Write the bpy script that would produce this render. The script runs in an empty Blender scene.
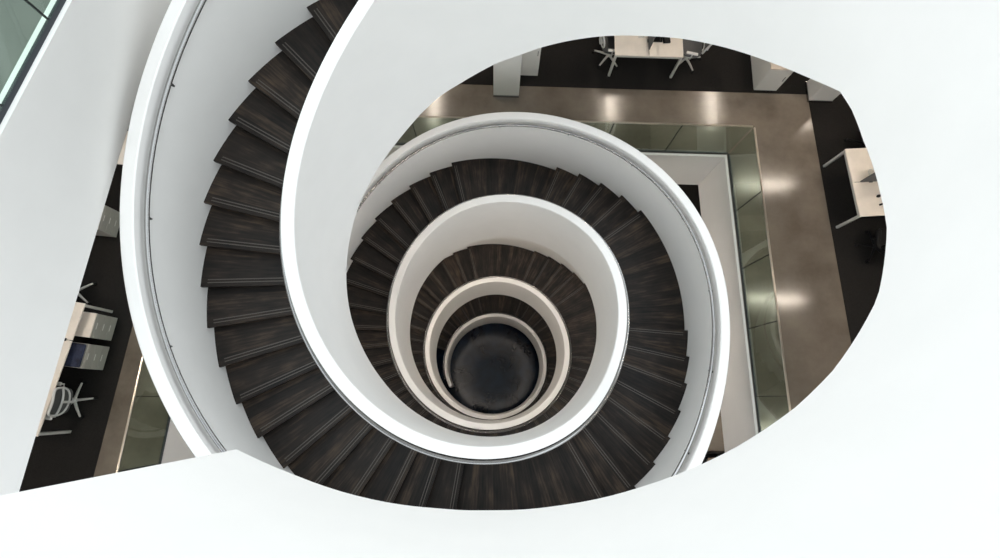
import bpy, math, random
import numpy as np
from mathutils import Vector, Matrix

# ------------------------------------------------------------------ camera, sky, exposure
sc = bpy.context.scene
COL = sc.collection
EYE = 24.5                                     # eye height above the ground floor of the stair well (m)

cam_d = bpy.data.cameras.new('camera')
cam_d.sensor_width = 36.0
cam_d.lens = 36.0 * 528.88 / 1000.0
cam_d.clip_start = 0.02
cam_d.clip_end = 200
cam = bpy.data.objects.new('camera', cam_d)
COL.objects.link(cam)
right = Vector((0.99958745, 0.02727941, 0.00898631))
down = Vector((0.02859084, -0.97488595, -0.22086184))
fwd = Vector((0.00273564, 0.22102766, -0.9752637))
cam.matrix_world = Matrix(((right.x, -down.x, -fwd.x, 0), (right.y, -down.y, -fwd.y, 0),
                           (right.z, -down.z, -fwd.z, EYE), (0, 0, 0, 1)))
sc.camera = cam

vs = sc.view_settings
vs.view_transform = 'Standard'
vs.look = 'None'
vs.exposure = 0.0
vs.gamma = 1.0
vs.use_curve_mapping = False

# overcast skylight over the open well: brighter from the north side (+Y)
world = bpy.data.worlds.new('skylight')
sc.world = world
world.use_nodes = True
wn, wl = world.node_tree.nodes, world.node_tree.links
bg = wn['Background']
tc = wn.new('ShaderNodeTexCoord')
sp = wn.new('ShaderNodeSeparateXYZ')
mr = wn.new('ShaderNodeMapRange')
mr.inputs['From Min'].default_value = -1.0
mr.inputs['From Max'].default_value = 1.0
mr.inputs['To Min'].default_value = 2.0
mr.inputs['To Max'].default_value = 2.8
wl.new(tc.outputs['Generated'], sp.inputs[0])
wl.new(sp.outputs['Y'], mr.inputs['Value'])
ele = wn.new('ShaderNodeMapRange')              # nothing shines up from under the horizon
ele.inputs['From Min'].default_value = -.02
ele.inputs['From Max'].default_value = .10
ele.inputs['To Min'].default_value = 0.0
ele.inputs['To Max'].default_value = 1.0
mul = wn.new('ShaderNodeMath')
mul.operation = 'MULTIPLY'
zen = wn.new('ShaderNodeMapRange')              # glazed roof overhead: the zenith is the brightest part
zen.interpolation_type = 'SMOOTHSTEP'
zen.inputs['From Min'].default_value = .55
zen.inputs['From Max'].default_value = .95
zen.inputs['To Min'].default_value = 1.0
zen.inputs['To Max'].default_value = .88
ml2 = wn.new('ShaderNodeMath')
ml2.operation = 'MULTIPLY'
wl.new(sp.outputs['Z'], zen.inputs['Value'])
wl.new(ele.outputs[0], ml2.inputs[0])
wl.new(zen.outputs[0], ml2.inputs[1])
wl.new(sp.outputs['Z'], ele.inputs['Value'])
wl.new(mr.outputs[0], mul.inputs[0])
wl.new(ml2.outputs[0], mul.inputs[1])
wl.new(mul.outputs[0], bg.inputs['Strength'])
bg.inputs['Color'].default_value = (0.88, 0.95, 1.0, 1)

rnd = random.Random(7)
PI = math.pi


# ------------------------------------------------------------------ helpers
class MB:
    """collects shapes and links them as ONE mesh object"""
    def __init__(self):
        self.v, self.f = [], []

    def add(self, vs_, fs_):
        o = len(self.v)
        self.v += [tuple(p) for p in vs_]
        self.f += [tuple(i + o for i in q) for q in fs_]
        return self

    def box(self, c, s, rz=0.0, bev=0.0):
        """box with small chamfers on all edges of the z direction and the top/bottom"""
        x, y, z = s[0] / 2, s[1] / 2, s[2] / 2
        b = min(bev, x * .9, y * .9, z * .9)
        rings = []
        lv = [(-z, b), (-z + b, 0), (z - b, 0), (z, b)] if b > 0 else [(-z, 0), (z, 0)]
        for zz, ins in lv:
            X, Y = x - ins, y - ins
            k = b if b > 0 else 0
            if k > 0:
                k2 = max(k - ins * .5, k * .4)
                ring = [(-X + k2, -Y), (X - k2, -Y), (X, -Y + k2), (X, Y - k2), (X - k2, Y), (-X + k2, Y), (-X, Y - k2), (-X, -Y + k2)]
            else:
                ring = [(-X, -Y), (X, -Y), (X, Y), (-X, Y)]
            rings.append([(p[0], p[1], zz) for p in ring])
        n = len(rings[0])
        ca, sa = math.cos(rz), math.sin(rz)
        V = [(c[0] + p[0] * ca - p[1] * sa, c[1] + p[0] * sa + p[1] * ca, c[2] + p[2]) for r in rings for p in r]
        F = []
        for i in range(len(rings) - 1):
            for j in range(n):
                k = (j + 1) % n
                F.append((i * n + j, i * n + k, (i + 1) * n + k, (i + 1) * n + j))
        F.append(tuple(reversed(range(n))))
        F.append(tuple((len(rings) - 1) * n + j for j in range(n)))
        return self.add(V, F)

    def prism(self, poly, z0, z1):
        """upright prism over a counter-clockwise polygon"""
        n = len(poly)
        V = [(p[0], p[1], z0) for p in poly] + [(p[0], p[1], z1) for p in poly]
        F = [(j, (j + 1) % n, n + (j + 1) % n, n + j) for j in range(n)]
        F += [tuple(reversed(range(n))), tuple(range(n, 2 * n))]
        return self.add(V, F)

    def frame(self, inner, outer, z0, z1):
        """flat slab between two polygons of equal count (both counter-clockwise)"""
        n = len(inner)
        V = [(p[0], p[1], z) for z in (z0, z1) for P in (inner, outer) for p in P]
        F = []
        for j in range(n):
            k = (j + 1) % n
            a, b, c, d = j, n + j, 2 * n + j, 3 * n + j
            a2, b2, c2, d2 = k, n + k, 2 * n + k, 3 * n + k
            F += [(c, d, d2, c2), (a, a2, b2, b), (a, c, c2, a2), (b, b2, d2, d)]
        return self.add(V, F)

    def loft(self, rings, closed=False, caps=True):
        n = len(rings[0])
        V = [p for r in rings for p in r]
        F = []
        m = len(rings)
        for i in range(m if closed else m - 1):
            i2 = (i + 1) % m
            for j in range(n):
                k = (j + 1) % n
                F.append((i * n + j, i * n + k, i2 * n + k, i2 * n + j))
        if caps and not closed:
            F.append(tuple(reversed(range(n))))
            F.append(tuple((m - 1) * n + j for j in range(n)))
        return self.add(V, F)

    def tube(self, path, r, n=8, closed=False):
        P = [Vector(p) for p in path]
        rings = []
        m = len(P)
        prev = None
        for i in range(m):
            a = P[i - 1] if (i > 0 or closed) else P[i]
            b = P[(i + 1) % m] if (i < m - 1 or closed) else P[i]
            t = (b - a).normalized()
            if prev is None:
                ref = Vector((0, 0, 1)) if abs(t.z) < .9 else Vector((1, 0, 0))
                u = t.cross(ref).normalized()
            else:
                u = (prev - t * prev.dot(t)).normalized()
            prev = u
            w = t.cross(u)
            rr = r[i] if isinstance(r, (list, tuple)) else r
            rings.append([tuple(P[i] + (u * math.cos(2 * PI * k / n) + w * math.sin(2 * PI * k / n)) * rr) for k in range(n)])
        return self.loft(rings, closed)

    def lathe(self, c, prof, n=20):
        rings = [[(c[0] + r * math.cos(2 * PI * k / n), c[1] + r * math.sin(2 * PI * k / n), c[2] + z) for k in range(n)] for r, z in prof]
        return self.loft(rings)

    def build(self, name, mat, parent=None, smooth=True, ang=35):
        me = bpy.data.meshes.new(name)
        me.from_pydata(self.v, [], self.f)
        me.validate()
        import bmesh
        bm = bmesh.new()
        bm.from_mesh(me)
        bmesh.ops.recalc_face_normals(bm, faces=bm.faces)
        bm.to_mesh(me)
        bm.free()
        if smooth:
            me.polygons.foreach_set('use_smooth', [True] * len(me.polygons))
            me.set_sharp_from_angle(angle=math.radians(ang))
        me.materials.append(mat)
        o = bpy.data.objects.new(name, me)
        COL.objects.link(o)
        if parent is not None:
            o.parent = parent
        return o


def tag(o, label=None, cat=None, group=None, kind=None):
    for k, v in (('label', label), ('category', cat), ('group', group), ('kind', kind)):
        if v:
            o[k] = v
    return o


def thing(name, label, cat, loc=(0, 0, 0), rz=0.0, group=None):
    o = bpy.data.objects.new(name, None)
    COL.objects.link(o)
    o.location = loc
    o.rotation_euler = (0, 0, rz)
    o.empty_display_size = .2
    return tag(o, label, cat, group)


def kids(o):
    return [c for c in COL.objects if c.parent == o]


def dup(root, loc, rz, label):
    def rec(o, parent):
        c = o.copy()
        COL.objects.link(c)
        c.parent = parent
        for ch in kids(o):
            rec(ch, c)
        return c
    r = rec(root, None)
    r.location = loc
    r.rotation_euler = (0, 0, rz)
    r['label'] = label
    return r


# ------------------------------------------------------------------ materials
def new_mat(name):
    m = bpy.data.materials.new(name)
    m.use_nodes = True
    nt = m.node_tree
    return m, nt.nodes, nt.links, nt.nodes['Principled BSDF']


def plain(name, col, rough=.5, metal=0.0, noise=0.0, scale=20.0, spec=.5):
    m, n, l, b = new_mat(name)
    b.inputs['Base Color'].default_value = (*col, 1)
    b.inputs['Roughness'].default_value = rough
    b.inputs['Metallic'].default_value = metal
    b.inputs['Specular IOR Level'].default_value = spec
    if noise > 0:
        t = n.new('ShaderNodeTexCoord')
        x = n.new('ShaderNodeTexNoise')
        x.inputs['Scale'].default_value = scale
        x.inputs['Detail'].default_value = 5
        r = n.new('ShaderNodeValToRGB')
        r.color_ramp.elements[0].position = .3
        r.color_ramp.elements[1].position = .7
        r.color_ramp.elements[0].color = (*[c * (1 - noise) for c in col], 1)
        r.color_ramp.elements[1].color = (*[min(1, c * (1 + noise)) for c in col], 1)
        l.new(t.outputs['Object'], x.inputs['Vector'])
        l.new(x.outputs['Fac'], r.inputs['Fac'])
        l.new(r.outputs['Color'], b.inputs['Base Color'])
    return m


def wood_polar(name):
    """dark stained boards that run outwards from the stair's axis (the mesh origin)"""
    m, n, l, b = new_mat(name)
    t = n.new('ShaderNodeTexCoord')
    s = n.new('ShaderNodeSeparateXYZ')
    l.new(t.outputs['Object'], s.inputs[0])

    def mth(op, a, c=None):
        q = n.new('ShaderNodeMath')
        q.operation = op
        for i, z in enumerate((a, c)):
            if z is None:
                continue
            if isinstance(z, (int, float)):
                q.inputs[i].default_value = z
            else:
                l.new(z, q.inputs[i])
        return q.outputs[0]
    ang_ = mth('MULTIPLY', mth('ARCTAN2', s.outputs['Y'], s.outputs['X']), 2.8)
    rad = mth('SQRT', mth('ADD', mth('MULTIPLY', s.outputs['X'], s.outputs['X']), mth('MULTIPLY', s.outputs['Y'], s.outputs['Y'])))
    info = n.new('ShaderNodeObjectInfo')
    off = mth('MULTIPLY', info.outputs['Random'], 37.0)
    board = mth('FLOOR', mth('MULTIPLY', ang_, 9.0))
    wn_ = n.new('ShaderNodeTexWhiteNoise')
    wn_.noise_dimensions = '2D'
    cb = n.new('ShaderNodeCombineXYZ')
    l.new(board, cb.inputs[0])
    l.new(off, cb.inputs[1])
    l.new(cb.outputs[0], wn_.inputs['Vector'])
    g = n.new('ShaderNodeCombineXYZ')
    l.new(mth('ADD', mth('MULTIPLY', rad, 2.2), off), g.inputs[0])
    l.new(mth('MULTIPLY', ang_, 34.0), g.inputs[1])
    l.new(mth('MULTIPLY', s.outputs['Z'], 20.0), g.inputs[2])
    nz = n.new('ShaderNodeTexNoise')
    nz.inputs['Scale'].default_value = 1.0
    nz.inputs['Detail'].default_value = 6
    nz.inputs['Roughness'].default_value = .62
    l.new(g.outputs[0], nz.inputs['Vector'])
    g2 = n.new('ShaderNodeCombineXYZ')
    l.new(mth('ADD', mth('MULTIPLY', rad, 3.0), off), g2.inputs[0])
    l.new(mth('MULTIPLY', ang_, 6.0), g2.inputs[1])
    n2 = n.new('ShaderNodeTexNoise')
    n2.inputs['Scale'].default_value = 1.0
    n2.inputs['Detail'].default_value = 3
    l.new(g2.outputs[0], n2.inputs['Vector'])
    mix = mth('ADD', mth('ADD', mth('MULTIPLY', nz.outputs['Fac'], .52), mth('MULTIPLY', wn_.outputs['Value'], .16)), mth('MULTIPLY', n2.outputs['Fac'], .34))
    r = n.new('ShaderNodeValToRGB')
    e = r.color_ramp.elements
    e[0].position, e[0].color = .36, (.0034, .0026, .0024, 1)
    e[1].position, e[1].color = .72, (.080, .054, .035, 1)
    k = e.new(.54)
    k.color = (.0190, .0138, .0106, 1)
    l.new(mix, r.inputs['Fac'])
    l.new(r.outputs['Color'], b.inputs['Base Color'])
    rr = n.new('ShaderNodeMapRange')
    rr.inputs['To Min'].default_value = .42
    rr.inputs['To Max'].default_value = .62
    l.new(nz.outputs['Fac'], rr.inputs['Value'])
    l.new(rr.outputs[0], b.inputs['Roughness'])
    b.inputs['Specular IOR Level'].default_value = .25
    return m


def polished_concrete(name, dark, light, rough=.27):
    m, n, l, b = new_mat(name)
    t = n.new('ShaderNodeTexCoord')
    a = n.new('ShaderNodeTexNoise')
    a.inputs['Scale'].default_value = .9
    a.inputs['Detail'].default_value = 5
    a.inputs['Roughness'].default_value = .62
    r = n.new('ShaderNodeValToRGB')
    r.color_ramp.elements[0].position = .32
    r.color_ramp.elements[0].color = (*dark, 1)
    r.color_ramp.elements[1].position = .68
    r.color_ramp.elements[1].color = (*light, 1)
    l.new(t.outputs['Object'], a.inputs['Vector'])
    l.new(a.outputs['Fac'], r.inputs['Fac'])
    l.new(r.outputs['Color'], b.inputs['Base Color'])
    mr_ = n.new('ShaderNodeMapRange')
    mr_.inputs['To Min'].default_value = rough - .02
    mr_.inputs['To Max'].default_value = rough + .05
    l.new(a.outputs['Fac'], mr_.inputs['Value'])
    l.new(mr_.outputs[0], b.inputs['Roughness'])
    return m


def glass_mat(name, tint, refl=.12):
    m, n, l, b = new_mat(name)
    out = n['Material Output']
    tr = n.new('ShaderNodeBsdfTransparent')
    tr.inputs[0].default_value = (*tint, 1)
    gl = n.new('ShaderNodeBsdfGlossy')
    gl.inputs['Roughness'].default_value = .03
    gl.inputs['Color'].default_value = (.85, .95, .9, 1)
    fr = n.new('ShaderNodeFresnel')
    fr.inputs['IOR'].default_value = 1.5
    mx = n.new('ShaderNodeMixShader')
    geo = n.new('ShaderNodeNewGeometry')
    inv = n.new('ShaderNodeMath')
    inv.operation = 'SUBTRACT'
    inv.inputs[0].default_value = 1.0
    l.new(geo.outputs['Backfacing'], inv.inputs[1])
    mu = n.new('ShaderNodeMath')
    mu.operation = 'MULTIPLY'
    l.new(fr.outputs[0], mu.inputs[0])
    l.new(inv.outputs[0], mu.inputs[1])
    l.new(mu.outputs[0], mx.inputs[0])
    l.new(tr.outputs[0], mx.inputs[1])
    l.new(gl.outputs[0], mx.inputs[2])
    l.new(mx.outputs[0], out.inputs['Surface'])
    return m


def emit(name, col, s):
    m, n, l, b = new_mat(name)
    b.inputs['Base Color'].default_value = (.8, .8, .8, 1)
    b.inputs['Emission Color'].default_value = (*col, 1)
    b.inputs['Emission Strength'].default_value = s
    return m


M_WHITE = plain('white_plaster', (.79, .772, .742), .55, noise=.012, scale=3)
M_WOOD = wood_polar('dark_stained_wood')
M_STRIP = plain('nosing_strip', (.072, .061, .052), .45, .2)
M_RISER = plain('near_black_riser', (.006, .0055, .0055), .6, spec=.2)  # even near-black tone, much darker than the tread wood
M_STEEL = plain('brushed_steel', (.36, .355, .35), .22, 1.0)
M_BRACKET = plain('dark_steel', (.09, .09, .09), .4, .8)
M_CONC = polished_concrete('polished_concrete', (.125, .103, .082), (.225, .190, .155), .15)
M_CARPET = plain('charcoal_carpet', (.021, .0195, .0185), .95, noise=.25, scale=60, spec=.1)
M_GLASS = glass_mat('green_tinted_glass', (.82, .89, .845))
M_SEAL = plain('black_seal', (.012, .012, .014), .5)
M_CHANNEL = plain('dark_channel', (.02, .024, .03), .45)
M_CAP = plain('steel_capping', (.55, .50, .43), .3, 1.0)
M_POOL = None


# ------------------------------------------------------------------ the stair's measures (angles counter-clockwise from +X, depth below the eye)
AX, AY = -0.113, 1.428
R_IN0, R_IN1 = 1.985, 2.126        # inner balustrade
R_OUT0, R_OUT1 = 3.46, 3.60        # outer balustrade

KN = np.array([95, 140, 185, 230, 265, 300, 335, 380, 425, 470, 515, 560, 620, 680, 740, 800, 860, 920, 980, 1060, 1140, 1220, 1290], float)
KD = np.array([2.98, 4.32, 5.36, 6.18, 6.50, 6.95, 7.87, 8.16, 8.60, 9.20, 10.26, 11.28, 12.34, 13.76, 14.94, 15.38, 16.08, 17.0, 18.4, 20.85, 22.05, 22.85, 23.35], float)


def spline(x, kn, v):
    n = len(kn)
    h = np.diff(kn)
    A = np.zeros((n, n))
    b = np.zeros(n)
    A[0, 0] = A[-1, -1] = 1
    for i in range(1, n - 1):
        A[i, i - 1], A[i, i], A[i, i + 1] = h[i - 1], 2 * (h[i - 1] + h[i]), h[i]
        b[i] = 3 * ((v[i + 1] - v[i]) / h[i] - (v[i] - v[i - 1]) / h[i - 1])
    c = np.linalg.solve(A, b)
    i = np.clip(np.searchsorted(kn, x) - 1, 0, n - 2)
    d = x - kn[i]
    bb = (v[i + 1] - v[i]) / h[i] - h[i] * (2 * c[i] + c[i + 1]) / 3
    return v[i] + bb * d + c[i] * d * d + (c[i + 1] - c[i]) / (3 * h[i]) * d ** 3


LOW_A = np.array([-122, -115, -105, -95, -87, -77, -66, -54, -46, -40, -35, -29, -23, -18, -12, -2, 4, 8, 14.5, 22.8, 31.2, 41.7, 51.1, 61.1, 68.9, 76.6, 82.2, 89.7, 101, 108, 115.5, 125.5])
LOW_D = np.array([2.52, 2.65, 2.77, 2.88, 2.89, 2.80, 2.63, 2.40, 2.28, 2.23, 2.22, 2.21, 2.26, 2.30, 2.38, 2.50, 2.55, 2.60, 2.80, 3.04, 3.27, 3.56, 3.83, 4.10, 4.32, 4.54, 4.71, 4.90, 5.23, 5.38, 5.59, 5.93])
HT_A = np.array([-130, 60, 126, 150, 190, 217, 245, 275, 316, 350, 385, 440, 467, 512, 545, 600, 1400], float)
HT_H = np.array([1.95, 2.03, 2.01, 1.93, 1.95, 2.08, 1.98, 1.66, 1.85, 1.76, 1.92, 2.12, 2.17, 1.95, 1.90, 1.98, 1.95])


def height(t):
    return np.interp(t, HT_A, HT_H)


def rail_d(t):
    t = np.atleast_1d(np.asarray(t, float))
    up = np.interp(t, LOW_A, LOW_D) - height(t)
    dn = spline(np.clip(t, 95, 1290), KN, KD)
    w = np.clip((t - 95) / 31.0, 0, 1)
    return np.where(t < 95, up, np.where(t > 126, dn, up * (1 - w) + dn * w))


def low_d(t):
    return np.minimum(rail_d(t) + height(t), EYE + .0)


def tread_angle(k):
    q, turn = k, 0
    while q >= 51:
        q -= 33
        turn += 360
    if q < 18:
        a = 127.9 + 7.883 * q - (.5 * (2 - max(q, -1)) if (q < 2 and turn == 0) else 0)
    elif q == 18:
        a = 301.5
    elif q < 26:
        a = 309.4 + 7.883 * (q - 19)
    elif q < 31:
        a = 396.9 + 7.9 * (q - 26)
    elif q <= 37:
        a = 465.2 + 8.225 * (q - 31)
    else:
        a = 514.55 + 8.26 * (q - 37)
    return a + turn


AK = [-15, 0, 37, 51, 59, 64, 84, 92, 97, 104]
AD = [1.95, 5.072, 11.193, 14.05, 15.78, 16.45, 20.2, 21.9, 23.1, 24.36]


def tread_depth(k):
    if k <= 0:
        return 5.072 + .16543 * k - .0029 * k * k
    return float(np.interp(k, AK, AD))


def P(r, a, d):
    a = math.radians(a)
    return (AX + r * math.cos(a), AY + r * math.sin(a), EYE - d)


# ------------------------------------------------------------------ setting: floors, slabs, ceilings
def quad(l0, l1, r0, r1, y0, y1):
    """counter-clockwise quad: left x at y0/y1, right x at y0/y1"""
    return [(l0, y0), (r0, y0), (r1, y1), (l1, y1)]


Z_DESK = EYE - 10.2
Z_LOWER = EYE - 15.66
VOID = quad(-6.22, -5.75, 5.05, 4.71, -4.0, 5.12)
VOID_IN = quad(-6.17, -5.70, 5.00, 4.66, -3.95, 5.07)
WALK = quad(-7.57, -6.61, 7.28, 6.55, -6.0, 6.59)
FAR = quad(-15, -15, 15, 15, -12, 14)

MB().frame(VOID, WALK, Z_DESK - .12, Z_DESK).build('floor', M_CONC, smooth=False)['kind'] = 'structure'
MB().frame(WALK, FAR, Z_DESK - .12, Z_DESK + .004).build('floor_carpet', M_CARPET, smooth=False)['kind'] = 'structure'
MB().frame(VOID_IN, VOID, EYE - 11.68, Z_DESK).build('slab_edge', M_WHITE, smooth=False)['kind'] = 'structure'
MB().frame(VOID, FAR, EYE - 11.68, EYE - 11.55).build('ceiling', M_WHITE, smooth=False)['kind'] = 'structure'
M_CONC_LOW = polished_concrete('lower_concrete', (.10, .085, .06), (.17, .14, .105), .4)
MB().frame(VOID, quad(-7.42, -6.46, 7.28, 6.55, -6.0, 5.6), Z_LOWER - .12, Z_LOWER).build('floor_lower', M_CONC_LOW, smooth=False)['kind'] = 'structure'
MB().frame(quad(-7.42, -6.46, 7.28, 6.55, -6.0, 5.6), FAR, Z_LOWER - .12, Z_LOWER + .004).build('floor_lower_carpet', M_CARPET, smooth=False)['kind'] = 'structure'

# upper floor on the left, its white slanted edge and its underside
up_top = lambda y: -3.346 + .2437 * (y - 2.911)
up_bot = lambda y: -3.752 + .0884 * (y - 2.452) + .085 * max(0.0, y - 2.45)
ys = [-4.0, 7.0]
zt, zb = EYE - 3.53, EYE - 4.85
M_UPFLOOR = polished_concrete('upper_concrete', (.085, .085, .072), (.135, .132, .115), .4)
m = MB()
rings = []
for i in range(45):
    y = -4 + 11 * i / 44
    rings.append([(up_top(y), y, zt), (up_bot(y), y, zb), (up_bot(y) - .4, y, zb), (up_top(y) - .16, y, zt)])
m.loft(rings)
m.build('slab_edge_upper', M_WHITE)['kind'] = 'structure'
m = MB()
m.prism([(-15, -4), (up_top(-4) - .16, -4), (up_top(7) - .16, 7), (-15, 7)], zt - .25, zt - .004)
m.build('floor_upper', M_UPFLOOR, smooth=False)['kind'] = 'structure'
m = MB()
m.prism([(-15, -4), (up_bot(-4) - .4, -4), (up_bot(7) - .4, 7), (-15, 7)], zb, zb + .08)
m.build('ceiling_left', M_WHITE, smooth=False)['kind'] = 'structure'
# ceiling over the other desks
CE = EYE - 6.2
m = MB()
m.prism([(5.3, -5), (15, -5), (15, 14), (-6.0, 14), (-6.0, 7.05), (-5.6, 7.05), (-5.6, 5.6), (5.0, 5.6)], CE, CE + .2)
m.build('ceiling_right', M_WHITE, smooth=False)['kind'] = 'structure'

MB().prism([(-15, -12), (15, -12), (15, -4.2), (-15, -4.2)], CE, CE + .2).build('ceiling_front', M_WHITE, smooth=False)['kind'] = 'structure'
# outer walls of the building
for nm, x0, x1, y0, y1, top in (('wall_right', 15, 15.2, -12.2, 14.2, CE + .2), ('wall_left', -15.2, -15, -12.2, 14.2, EYE - .5),
                                ('wall_back', -15, 15, 14, 14.2, CE + .2), ('wall_front', -15, 15, -12.2, -12, CE + .2)):
    MB().box(((x0 + x1) / 2, (y0 + y1) / 2, top / 2), (x1 - x0, y1 - y0, top)).build(nm, M_WHITE, smooth=False)['kind'] = 'structure'
MB().box((0, 1, -.16), (30.4, 26.4, .1)).build('floor_ground_slab', M_CARPET, smooth=False)['kind'] = 'structure'
# ground floor of the well: dark, mottled and sealed
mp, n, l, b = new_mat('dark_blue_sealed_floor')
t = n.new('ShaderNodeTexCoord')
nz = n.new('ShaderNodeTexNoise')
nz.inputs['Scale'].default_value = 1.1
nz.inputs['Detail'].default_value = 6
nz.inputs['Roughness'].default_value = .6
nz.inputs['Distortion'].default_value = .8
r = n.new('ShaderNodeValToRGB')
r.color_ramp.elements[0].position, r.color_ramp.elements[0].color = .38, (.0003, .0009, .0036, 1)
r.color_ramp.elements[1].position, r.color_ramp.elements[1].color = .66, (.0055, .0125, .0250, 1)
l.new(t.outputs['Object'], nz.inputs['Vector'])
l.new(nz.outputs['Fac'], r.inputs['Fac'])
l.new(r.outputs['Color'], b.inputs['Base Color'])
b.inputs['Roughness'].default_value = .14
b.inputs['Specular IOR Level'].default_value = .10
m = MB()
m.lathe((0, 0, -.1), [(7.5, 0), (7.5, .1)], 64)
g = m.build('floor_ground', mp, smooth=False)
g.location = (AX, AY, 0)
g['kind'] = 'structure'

# ------------------------------------------------------------------ the spiral staircase
stair = thing('spiral_staircase', 'dark wood spiral staircase with white curved balustrades winding down around the open well', 'staircase', (AX, AY, 0))


def local(p):
    return (p[0] - AX, p[1] - AY, p[2])


def sweep(r0, r1, top, low, t0, t1, step=2.0, bev=.012):
    ts = np.arange(t0, t1 + 1e-6, step)
    D, L = top(ts), low(ts)
    rings = []
    for a, d, q in zip(ts, D, L):
        rings.append([local(P(r0, a, q)), local(P(r0, a, d + bev)), local(P(r0 + bev, a, d)),
                      local(P(r1 - bev, a, d)), local(P(r1, a, d + bev)), local(P(r1, a, q))])
    return MB().loft(rings)


T_END = 1288
inner = sweep(R_IN0, R_IN1, rail_d, low_d, -122, T_END).build('inner_balustrade', M_WHITE, stair)
out_top = lambda t: rail_d(t) - .274
out_low = lambda t: np.minimum(rail_d(t) + 2.1, EYE)
outer = sweep(R_OUT0, R_OUT1, out_top, out_low, 30, T_END).build('outer_balustrade', M_WHITE, stair)


# added unseen glowing strip under the inner balustrade, brightens the deep well
strip = sweep(2.03, 2.08, lambda t: low_d(t) - .004, lambda t: low_d(t) + .006, 150, 960, 2.0, .001).build('added_fill_strip', emit('added_warm_fill', (1.0, .90, .80), 46.0), inner)
sweep(3.50, 3.56, lambda t: out_low(t) - .004, lambda t: out_low(t) + .006, 200, 640, 2.0, .001).build('added_fill_strip', emit('added_soft_fill', (1.0, .92, .84), 26.0), outer)  # second added strip, unseen, brightens the slab edge around the void


def make_handrail(r, drop, t0, t1, wall_r, sgn, b0):
    ts = np.arange(t0, t1, 2.5)
    path = [local(P(r, a, d)) for a, d in zip(ts, rail_d(ts) + drop)]
    h = MB().tube(path, .024, 14).build('handrail', M_STEEL, stair)
    h['label'] = 'brushed steel handrail'
    a = b0
    while a < t1 - 5:
        d = float(rail_d(a)[0]) + drop
        mb = MB()
        mb.tube([local(P(r, a, d + .015)), local(P(r, a, d + .075)), local(P((r + wall_r) / 2, a, d + .09)), local(P(wall_r + .004 * sgn, a, d + .09))], .009, 6)
        mb.tube([local(P(wall_r - .012 * sgn, a, d + .09)), local(P(wall_r + .006 * sgn, a, d + .09))], .017, 10)
        mb.build('bracket', M_BRACKET, h)
        a += 21.0


make_handrail(R_OUT0 - .068, -.274 + .105, 60, 1278, R_OUT0, 1, 134.0)
make_handrail(R_IN1 + .060, .19, 40, 1278, R_IN1, -1, 124.0)

RT0, RT1 = R_IN1 - .01, R_OUT0 + .01
K0, K1 = -13, 104
LANDINGS = (18, 26, 31)
for k in range(K0, K1 + 1):
    a1 = tread_angle(k)                          # leading edge (downhill)
    a0 = tread_angle(k - 1)                      # tucked under the step above
    d = tread_depth(k)
    drop = tread_depth(k + 1) - d
    landing = (k % 33) in LANDINGS
    mid = (a0 + a1) / 2
    nn = max(5, int((a1 - a0) / 2.2))
    over = .03                                   # nosing overhang (m)

    def rot(r, a, z):                            # in the step's own frame: origin on the axis, +X along mid
        q = math.radians(a - mid)
        return (r * math.cos(q), r * math.sin(q), z)

    def lead(r, off):                            # point `off` metres downhill of the leading edge
        q = math.radians(a1 - mid)
        return (r * math.cos(q) - off * math.sin(q), r * math.sin(q) + off * math.cos(q))
    mb = MB()
    under = .24
    angs = np.linspace(a0 - .6, a1, nn)
    for z0, z1, o in ((-.045, 0.0, over),):
        poly = [rot(RT0, a, 0)[:2] for a in angs[:-1]] + [lead(RT0, o), lead(RT1, o)] + [rot(RT1, a, 0)[:2] for a in angs[::-1][1:]]
        mb.prism(poly, z0, z1)
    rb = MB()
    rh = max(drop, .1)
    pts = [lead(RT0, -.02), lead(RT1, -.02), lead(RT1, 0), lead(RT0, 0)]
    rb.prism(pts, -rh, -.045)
    # closed underside that carries the step
    poly = [rot(RT0, a, 0)[:2] for a in angs] + [rot(RT1, a, 0)[:2] for a in angs[::-1]]
    mb.prism(poly, -.30, -.10)
    st = mb.build('landing' if landing else 'step', M_WOOD, stair, smooth=False)
    st.location = (0, 0, EYE - d)
    st.rotation_euler = (0, 0, math.radians(mid))
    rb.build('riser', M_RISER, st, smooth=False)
    sb = MB()
    for off in (-.012, -.048):
        A, B = lead(RT0, off), lead(RT1 - .09, off)
        A2, B2 = lead(RT0, off - .012), lead(RT1 - .09, off - .012)
        sb.add([(*A2, -.001), (*B2, -.001), (*B, -.001), (*A, -.001), (*A2, .002), (*B2, .002), (*B, .002), (*A, .002)],
               [(0, 1, 2, 3), (4, 5, 6, 7), (0, 1, 5, 4), (1, 2, 6, 5), (2, 3, 7, 6), (3, 0, 4, 7)])
    sb.build('nosing_strip', M_STRIP, st, smooth=False)

# smooth plastered soffit under the flights
SA, SD = [], []
for k in range(K0, K1 + 1):
    if k % 33 in LANDINGS:
        SA.append(tread_angle(k - 1) + 8.0)
        SD.append(tread_depth(k) + .33)
    SA.append(tread_angle(k))
    SD.append(tread_depth(k) + .33 + (0 if k % 33 in LANDINGS else .06))


def soffit_d(t):
    return np.minimum(np.interp(t, SA, SD), EYE - .06)


sweep(RT0, RT1, soffit_d, lambda t: np.minimum(soffit_d(t) + .05, EYE - .01), SA[0], tread_angle(100), 2.0, .004).build('soffit', M_WHITE, stair)
# upper landing where the stair arrives, behind the high white curve
ts = np.linspace(-122, 12, 40)
poly = [P(R_IN1, a, 0)[:2] for a in ts] + [P(4.6, a, 0)[:2] for a in ts[::-1]]
MB().prism(poly, EYE - 1.95, EYE - 1.65).build('floor_landing', M_UPFLOOR, smooth=False)['kind'] = 'structure'


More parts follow.
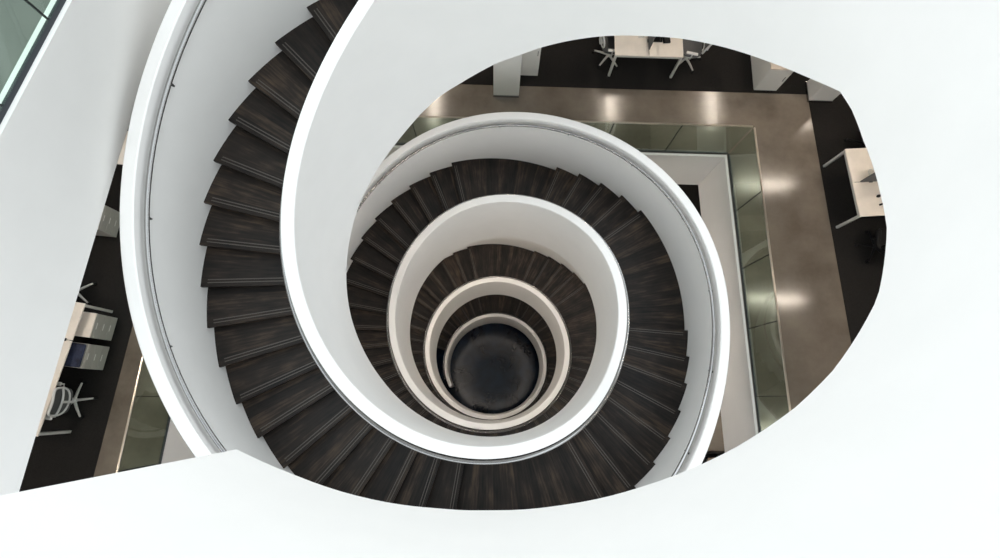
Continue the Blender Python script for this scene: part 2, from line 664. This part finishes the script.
# ------------------------------------------------------------------ glass balustrades
def glass_run(name, label, p0, p1, joints, z, h=1.13, cap=True, thick=.022, base=.03):
    p0, p1 = Vector(p0), Vector(p1)
    L = (p1 - p0).length
    u = (p1 - p0) / L
    ang_ = math.atan2(u.y, u.x)
    t_ = thing(name, label, 'balustrade', (p0.x, p0.y, z), ang_)
    js = [0.0] + list(joints) + [L]
    MB().box((L / 2, 0, .02), (L, base, .04)).build('base_channel', M_CHANNEL, t_, smooth=False)
    for a, b_ in zip(js[:-1], js[1:]):
        MB().box(((a + b_) / 2, 0, .04 + (h - .04) / 2), (b_ - a - .014, thick, h - .04)).build('glass_panel', M_GLASS, t_, smooth=False)
    for a in joints:
        MB().box((a, 0, .045 + (h - .06) / 2), (.013, thick * .8, h - .06)).build('joint_seal', M_SEAL, t_, smooth=False)
    if cap:
        MB().box((L / 2, 0, h + .006), (L, .034, .022), bev=.004).build('top_rail', M_CAP, t_)
    return t_


ztop = Z_DESK
glass_run('glass_balustrade', 'green tinted glass balustrade along the concrete walkway on the far top side of the void', (-5.70, 5.15), (4.725, 5.15), [1.35, 2.65, 3.95, 5.2, 6.5, 7.8, 9.1], ztop)
glass_run('glass_balustrade', 'green tinted glass balustrade beside the wide walkway right of the staircase', (4.745, 5.125), (5.075, -3.95), [1.27, 2.47, 3.67, 4.95, 6.2, 7.5], ztop)
glass_run('glass_balustrade', 'green tinted glass balustrade beside the narrow walkway left of the staircase', (-6.20, -3.95), (-5.735, 5.15), [1.3, 2.64, 3.83, 5.1, 6.4, 7.7], ztop)
yy0, yy1 = -2.0, 6.0
lx = lambda y: up_top(y) - .055
j0 = (Vector((lx(1.97), 1.97)) - Vector((lx(yy0), yy0))).length
js = [j0 + i * .75 for i in range(-4, 5)]
glass_run('glass_balustrade', 'green glass balustrade on the upper floor in the top left corner', (lx(yy0), yy0), (lx(yy1), yy1), js, EYE - 3.53, 1.1, False, .02, .026)

# ------------------------------------------------------------------ columns and cabinets
M_CAB = plain('white_laminate', (.80, .785, .75), .4)
M_CABTOP = plain('pale_maple', (.66, .57, .48), .45, noise=.06, scale=8)
M_KICK = plain('dark_plinth', (.03, .03, .03), .6)
for lab, x0, x1, y0, y1 in (('white square column standing on the walkway above the stair, beside a pale locker', -.22, .32, 6.31, 6.85),
                            ('white square column at the outer corner of the walkway, top right', 6.53, 7.04, 6.41, 6.86)):
    c = thing('column', lab, 'column', ((x0 + x1) / 2, (y0 + y1) / 2, Z_DESK), group='white columns along the walkway')
    hh = CE - Z_DESK - .002
    MB().box((0, 0, hh / 2 + .03), (x1 - x0, y1 - y0, hh - .06), bev=.012).build('shaft', M_WHITE, c)
    MB().box((0, 0, .03), (x1 - x0 + .012, y1 - y0 + .012, .06)).build('base_trim', M_STEEL, c, smooth=False)


def cabinet(name, lab, x0, x1, y0, y1, h, top=True, rz=0.0, doors=1, mat=None, loc=None):
    w, dp = x1 - x0, y1 - y0
    c = thing(name, lab, 'cabinet', loc or ((x0 + x1) / 2, (y0 + y1) / 2, Z_DESK + .004), rz)
    MB().box((0, .01, .02), (w - .04, dp - .06, .04)).build('plinth', M_KICK, c, smooth=False)
    MB().box((0, .008, .04 + (h - .065) / 2), (w, dp - .02, h - .065), bev=.004).build('body', mat or M_CAB, c)
    dw = w / doors
    for i in range(doors):
        x = -w / 2 + dw * (i + .5)
        dr = MB().box((x, -dp / 2 + .004, .045 + (h - .08) / 2), (dw - .008, .02, h - .085), bev=.003).build('door', mat or M_CAB, c)
        MB().box((x + dw * .36, -dp / 2 - .014, h * .6), (.012, .018, .14), bev=.003).build('handle', M_STEEL, dr)
    MB().box((0, 0, h - .0125), (w + .006, dp + .006, .025), bev=.004).build('top', M_CABTOP if top else (mat or M_CAB), c)
    return c


cabinet('locker', 'pale locker standing behind the white column above the stair', .34, .72, 6.82, 7.25, 1.35, False)
cabinet('cabinet', 'low white cabinet with a pale wood top at the edge of the dark carpet', 5.37, 5.86, 6.63, 8.1, .79)


# ------------------------------------------------------------------ desks
M_TOP = plain('pale_wood_desktop', (.84, .765, .68), .45, noise=.04, scale=6)
M_LEG = plain('light_grey_metal', (.66, .64, .60), .4, .2)
M_SCREEN = plain('grey_felt', (.13, .13, .13), .9, noise=.15, scale=80)


def desk_bench(lab, loc, rz, depth=1.41, length=1.6):
    """two desktops back to back with a felt screen between them; +X along the benches, y across; origin at the near corner"""
    t_ = thing('office_desk', lab, 'desk', (loc[0], loc[1], Z_DESK + .004), rz, group='paired office desks around the void')
    half = depth / 2
    for i in (0, 1):
        MB().box((length / 2, half * (i + .5), .7275), (length, half - .012, .025), bev=.005).build('desktop', M_TOP, t_)
    fr = MB()
    for y in (.05, depth - .05):
        fr.box((length / 2, y, .69), (length - .06, .04, .05))
    for x in (.03, length - .03):
        fr.box((x, half, .69), (.045, depth - .06, .05))
    fr.build('frame', M_LEG, t_, smooth=False)
    for x in (.03, length - .03):
        for y in (.035, depth - .035):
            MB().box((x, y, .3575), (.05, .05, .715), bev=.006).build('leg', M_LEG, t_)
    s = MB().box((length / 2 + .06, half, .96), (length - .16, .03, .44), bev=.01).build('divider_screen', M_SCREEN, t_)
    for x in (.35, length - .35):
        MB().box((x, half, .735), (.07, .055, .04), bev=.004).build('bracket', M_KICK, s)
    return t_


# +X of a bench runs away from the void
desk_bench('pale paired desk with grey divider at the top, a white chair at its left end', (3.64, 6.875), PI / 2, 1.41)
desk_bench('pale paired desk with grey divider at the right edge of the opening', (6.82, 3.55), math.radians(5), 1.41)
desk_bench('pale desk tucked behind the upper left white edge, nearest the top', (-6.98, 5.58), math.radians(176), 1.42)
ld = thing('office_desk', 'long pale desk at the left with two drawer pedestals under its edge', 'desk', (-7.43, 1.47, Z_DESK + .004), math.radians(-8.6), group='paired office desks around the void')
LL, LD = 2.34, 1.5                                # runs towards local -Y, depth towards local -X
for y0, y1 in ((0, -.672), (-.684, -LL)):
    MB().box((-LD / 2, (y0 + y1) / 2, .7275), (LD, abs(y1 - y0), .025), bev=.005).build('desktop', M_TOP, ld)
fr = MB()
for x in (-.12, -LD + .12):
    fr.box((x, -LL / 2, .69), (.04, LL - .06, .05))
for y in (-.03, -LL + .03):
    fr.box((-LD / 2, y, .69), (LD - .06, .045, .05))
fr.build('frame', M_LEG, ld, smooth=False)
for x in (-.035, -LD + .035):
    for y in (-.035, -LL + .035):
        MB().box((x, y, .3575), (.05, .05, .715), bev=.006).build('leg', M_LEG, ld)
MB().box((-.40, -.678, .745), (.60, .05, .012), bev=.004).build('cable_flap', M_KICK, ld)

# pedestals
M_PED = plain('warm_grey_steel', (.40, .38, .345), .45)
M_CUSH = plain('navy_cushion', (.020, .026, .055), .85, noise=.6, scale=9)


def pedestal(lab, cx, cy, rz, w=.44, dp=.62, h=.59, top='wood'):
    """drawer pedestal, front faces local +X"""
    c = thing('drawer_pedestal', lab, 'drawer unit', (cx, cy, Z_DESK + .004), rz, group='drawer pedestals by the left desks')
    MB().box((0, 0, .025 + (h - .05) / 2), (dp, w, h - .05), bev=.005).build('body', M_PED, c)
    for sx in (-1, 1):
        for sy in (-1, 1):
            MB().lathe((sx * (dp / 2 - .05), sy * (w / 2 - .05), 0), [(.012, 0), (.022, .006), (.022, .026)], 10).build('caster', M_KICK, c)
    hh = (h - .09) / 3
    for i in range(3):
        dr = MB().box((dp / 2 + .006, 0, .04 + hh * (i + .5)), (.014, w - .01, hh - .008), bev=.003).build('drawer', M_PED, c)
        MB().box((dp / 2 + .014, 0, .04 + hh * (i + 1) - .03), (.008, .12, .012)).build('handle', M_CAB, dr, smooth=False)
    if top == 'wood':
        MB().box((0, 0, h - .0125), (dp + .012, w + .006, .025), bev=.004).build('top', M_TOP, c)
    else:
        o = MB().box((0, 0, h + .0), (dp - .03, w - .02, .05), bev=.02).build('seat_cushion', M_CUSH, c)
        o['label'] = 'dark blue seat cushion'
    return c


pedestal('drawer pedestal with a pale wood top under the left desk', -7.64, 1.13, math.radians(-6))
pedestal('drawer pedestal with a dark blue cushion on top by the left desk', -7.69, .575, math.radians(-6), top='cushion')
pedestal('grey drawer pedestal in the narrow gap between white edge and stair', -7.93, 3.20, math.radians(-4), w=.5, h=.56)

# ------------------------------------------------------------------ chairs
M_CH = plain('white_plastic', (.68, .67, .65), .4)
M_MESH = plain('grey_mesh_fabric', (.085, .085, .085), .8)
M_BLACK = plain('black_plastic', (.006, .006, .0065), .55, spec=.25)


def chair(lab, x, y, rz, frame=None, seatm=None, legs=None, turn=.35):
    frame, seatm, legs = frame or M_CH, seatm or M_MESH, legs or M_LEG
    c = thing('office_chair', lab, 'chair', (x, y, Z_DESK + .004), rz, group='swivel chairs at the desks')
    MB().lathe((0, 0, 0), [(.045, .07), (.05, .09), (.05, .12), (.03, .14), (.028, .25), (.02, .25), (.02, .42)], 14).build('column', legs, c)
    for i in range(5):
        a = 2 * PI * i / 5 + turn
        u = Vector((math.cos(a), math.sin(a), 0))
        mb = MB()
        mb.tube([u * .03 + Vector((0, 0, .10)), u * .18 + Vector((0, 0, .092)), u * .325 + Vector((0, 0, .072))], [.026, .022, .016], 8)
        lg = mb.build('base_leg', legs, c)
        w = Vector((-u.y, u.x, 0))
        cb = MB()
        for s in (-1, 1):
            q = u * .335 + w * (.014 * s) + Vector((0, 0, .028))
            cb.tube([q - w * .009, q + w * .009], .028, 12)
        cb.tube([u * .325 + Vector((0, 0, .028)), u * .325 + Vector((0, 0, .075))], .008, 6)
        cb.build('caster', M_BLACK, lg)
    # seat: a rounded, slightly dished cushion
    rings = []
    for zz, s in ((.415, .86), (.43, .98), (.455, 1.0), (.475, .97), (.482, .85), (.476, .45)):
        ring = []
        for k in range(28):
            a = 2 * PI * k / 28
            ca, sa = math.cos(a), math.sin(a)
            f = (abs(ca) ** 4 + abs(sa) ** 4) ** -.25
            ring.append((.02 + .235 * s * ca * f, .235 * s * sa * f, zz))
        rings.append(ring)
    MB().loft(rings).build('seat', seatm, c)

    # back: bent frame, mesh and lumbar bar
    def back(v, w_):            # v 0..1 up the back, w_ -1..1 across
        zz = .53 + .50 * v
        xx = -.235 - .02 * v - .10 * v * v + .05 * w_ * w_
        half = .245 * (1 - .10 * v)
        return Vector((xx, half * w_, zz))
    loop = []
    for k in range(36):
        a = 2 * PI * k / 36
        ca, sa = math.cos(a), math.sin(a)
        f = (abs(ca) ** 3.2 + abs(sa) ** 3.2) ** (-1 / 3.2)
        loop.append(back(.5 + .5 * sa * f, ca * f))
    br = MB().tube(loop, .021, 8, closed=True).build('back_frame', frame, c)
    mb = MB()
    nu, nv = 9, 11
    for sgn in (0, 1):
        V = []
        for j in range(nv):
            for i in range(nu):
                w_ = -1 + 2 * i / (nu - 1)
                v = j / (nv - 1)
                lim = (1 - abs(2 * v - 1) ** 3.2) ** (1 / 3.2) if 0 < v < 1 else .25
                p = back(v, w_ * lim)
                V.append((p.x - .004 + .008 * sgn, p.y, p.z))
        F = [(j * nu + i, j * nu + i + 1, (j + 1) * nu + i + 1, (j + 1) * nu + i) for j in range(nv - 1) for i in range(nu - 1)]
        mb.add(V, F)
    mb.build('back_mesh', seatm, c)
    MB().tube([back(.42, w_) + Vector((-.028, 0, 0)) for w_ in np.linspace(-.96, .96, 9)], .018, 8).build('lumbar_bar', frame, c)
    MB().tube([(-.02, 0, .40), (-.16, 0, .40), (-.25, 0, .44), (-.275, 0, .56), (-.285, 0, .72)], .022, 8).build('back_stem', frame, c)
    for s in (-1, 1):
        ar = MB().tube([(.0, .22 * s, .43), (.0, .285 * s, .44), (-.01, .29 * s, .615)], .014, 8).build('armrest', frame, c)
        MB().box((.01, .29 * s, .63), (.24, .07, .028), bev=.012).build('arm_pad', seatm if frame is M_BLACK else M_CH, ar)
    return c


chair('white swivel chair left of the paired desk at the top', 2.25, 7.35, math.radians(-4))
chair('dark seated swivel chair right of the paired desk at the top', 3.93, 7.33, math.radians(168), seatm=M_SCREEN, turn=-.28)
chair('black swivel chair below the desk at the right edge of the opening', 7.50, 3.17, math.radians(80), M_BLACK, M_BLACK, M_BLACK)
chair('black swivel chair above the desk at the right edge of the opening', 7.55, 5.42, math.radians(-75), M_BLACK, M_BLACK, M_BLACK)
chair('white swivel chair with dark mesh back below the left pedestals', -7.77, -.24, math.radians(176), turn=.35 + math.radians(28))
chair('white swivel chair above the left desk, mostly behind the white edge', -8.16, 1.80, math.radians(-60))

# ------------------------------------------------------------------ things on the desks
zd = Z_DESK + .004 + .7405
mo = thing('monitor', 'black monitor on the right half of the top desk', 'monitor', (3.11, 7.31, zd), math.radians(0))
MB().box((0, 0, .008), (.20, .22, .016), bev=.006).build('foot', M_BLACK, mo)
MB().box((-.02, 0, .12), (.04, .05, .21), bev=.006).build('stand', M_BLACK, mo)
MB().box((.01, 0, .30), (.03, .40, .26), bev=.008).build('screen', M_BLACK, mo)
dp = thing('desk_phone', 'flat black desk phone beside the monitor on the top desk', 'phone', (3.29, 7.27, zd), math.radians(5))
MB().box((0, 0, .02), (.15, .19, .04), bev=.01).build('body', M_BLACK, dp)
MB().box((-.05, 0, .052), (.045, .19, .03), bev=.012).build('handset', M_BLACK, dp)
nb = thing('notebook', 'small pale notebook on the left half of the top desk', 'notebook', (2.78, 7.38, zd), math.radians(2))
MB().box((0, 0, .006), (.12, .17, .012), bev=.002).build('pages', M_CAB, nb, smooth=False)
MB().box((0, 0, .0135), (.124, .174, .003)).build('cover', M_LEG, nb, smooth=False)
tr = thing('cable_tray', 'white wire tray behind the grey divider on the right desk', 'tray', (7.22, 4.45, zd), math.radians(5))
lp = [(.16 * math.copysign(abs(math.cos(a)) ** .6, math.cos(a)), .07 * math.copysign(abs(math.sin(a)) ** .6, math.sin(a))) for a in np.linspace(0, 2 * PI, 28)[:-1]]
MB().tube([(x, y, .055) for x, y in lp], .007, 6, True).build('rim', M_CH, tr)
mb = MB()
for i in range(7):
    x = -.13 + .043 * i
    mb.tube([(x, -.066, .055), (x, -.05, .008), (x, .05, .008), (x, .066, .055)], .004, 5)
mb.build('wires', M_CH, tr)
for lab, x, y in (('black computer mouse on the right desk, the one nearer the divider', 7.22, 3.98), ('black stapler on the right desk, the one farther from the divider', 7.27, 3.82)):
    ms = thing('computer_mouse' if 'mouse' in lab else 'stapler', lab, 'mouse' if 'mouse' in lab else 'stapler', (x, y, zd), math.radians(20))
    if 'mouse' in lab:
        rings = [[(.05 * s * math.cos(a), .03 * s * math.sin(a), z) for a in np.linspace(0, 2 * PI, 17)[:-1]] for z, s in ((0, .9), (.008, 1), (.022, .88), (.032, .5), (.034, .2))]
        MB().loft(rings).build('shell', M_BLACK, ms)
        MB().box((.028, 0, .031), (.016, .006, .008), bev=.002).build('wheel', M_LEG, ms)
    else:
        MB().box((0, 0, .006), (.13, .035, .012), bev=.004).build('base', M_BLACK, ms)
        MB().box((-.005, 0, .034), (.12, .03, .022), bev=.008).build('arm', M_BLACK, ms)

# armchair on the lower floor
M_BEIGE = plain('beige_upholstery', (.36, .27, .21), .85, noise=.08, scale=30)
ac = thing('lounge_chair', 'black lounge chair with a beige seat on the lower floor right of the stair', 'armchair', (6.10, -1.62, Z_LOWER), math.radians(0))
MB().box((0, 0, .2), (.62, .62, .16), bev=.04).build('seat_base', M_BLACK, ac)
MB().box((0, -.05, .37), (.44, .50, .16), bev=.06).build('seat_cushion', M_BEIGE, ac)
MB().box((0, .30, .45), (.74, .13, .56), bev=.06).build('backrest', M_BLACK, ac)
for s in (-1, 1):
    MB().box((.33 * s, -.02, .38), (.10, .62, .34), bev=.04).build('armrest', M_BLACK, ac)
    for q in (-1, 1):
        MB().tube([(.25 * s, .25 * q, .14), (.27 * s, .27 * q, 0)], [.018, .013], 8).build('leg', M_BLACK, ac)

# ------------------------------------------------------------------ ceiling lamps; those of the lower storeys are added
WARM = (1.0, .87, .73)
M_DIFF = emit('warm_diffuser', WARM, 88.0)


def linear_light(lab, x, y, z, rz, L=1.5, w=.10):
    t_ = thing('ceiling_light', lab, 'lamp', (x, y, z), rz, group='linear ceiling lights over the walkway')
    MB().box((0, 0, -.03), (L + .04, w + .04, .06), bev=.006).build('housing', M_WHITE, t_)
    MB().box((0, 0, -.064), (L, w, .008)).build('diffuser', M_DIFF, t_, smooth=False)
    return t_


for i, (x, y) in enumerate(((-5.0, 8.5), (-2.03, 8.5), (3.17, 8.8), (6.17, 8.75), (9.0, 8.8))):
    linear_light('linear ceiling light over the top desks', x, y, CE, PI / 2)
for y in (2.85, -.6, 6.2):
    linear_light('linear ceiling light over the right walkway', 7.53, y, CE, 0)
for y in (3.6, .4, -2.4):
    linear_light('linear ceiling light over the left desks', -8.6, y, EYE - 4.85, 0)
# unseen lamps added under the lower ceiling to warm the well
for i, (x, y) in enumerate(((7.6, 3.5), (7.6, -1.0), (1.5, 7.6), (-3.0, 7.6), (-8.2, 3.0), (-8.2, -.5))):
    linear_light('added linear fill light under the lower ceiling', x, y, EYE - 11.68, 0 if abs(x) > 5 else PI / 2, 1.5, .12)
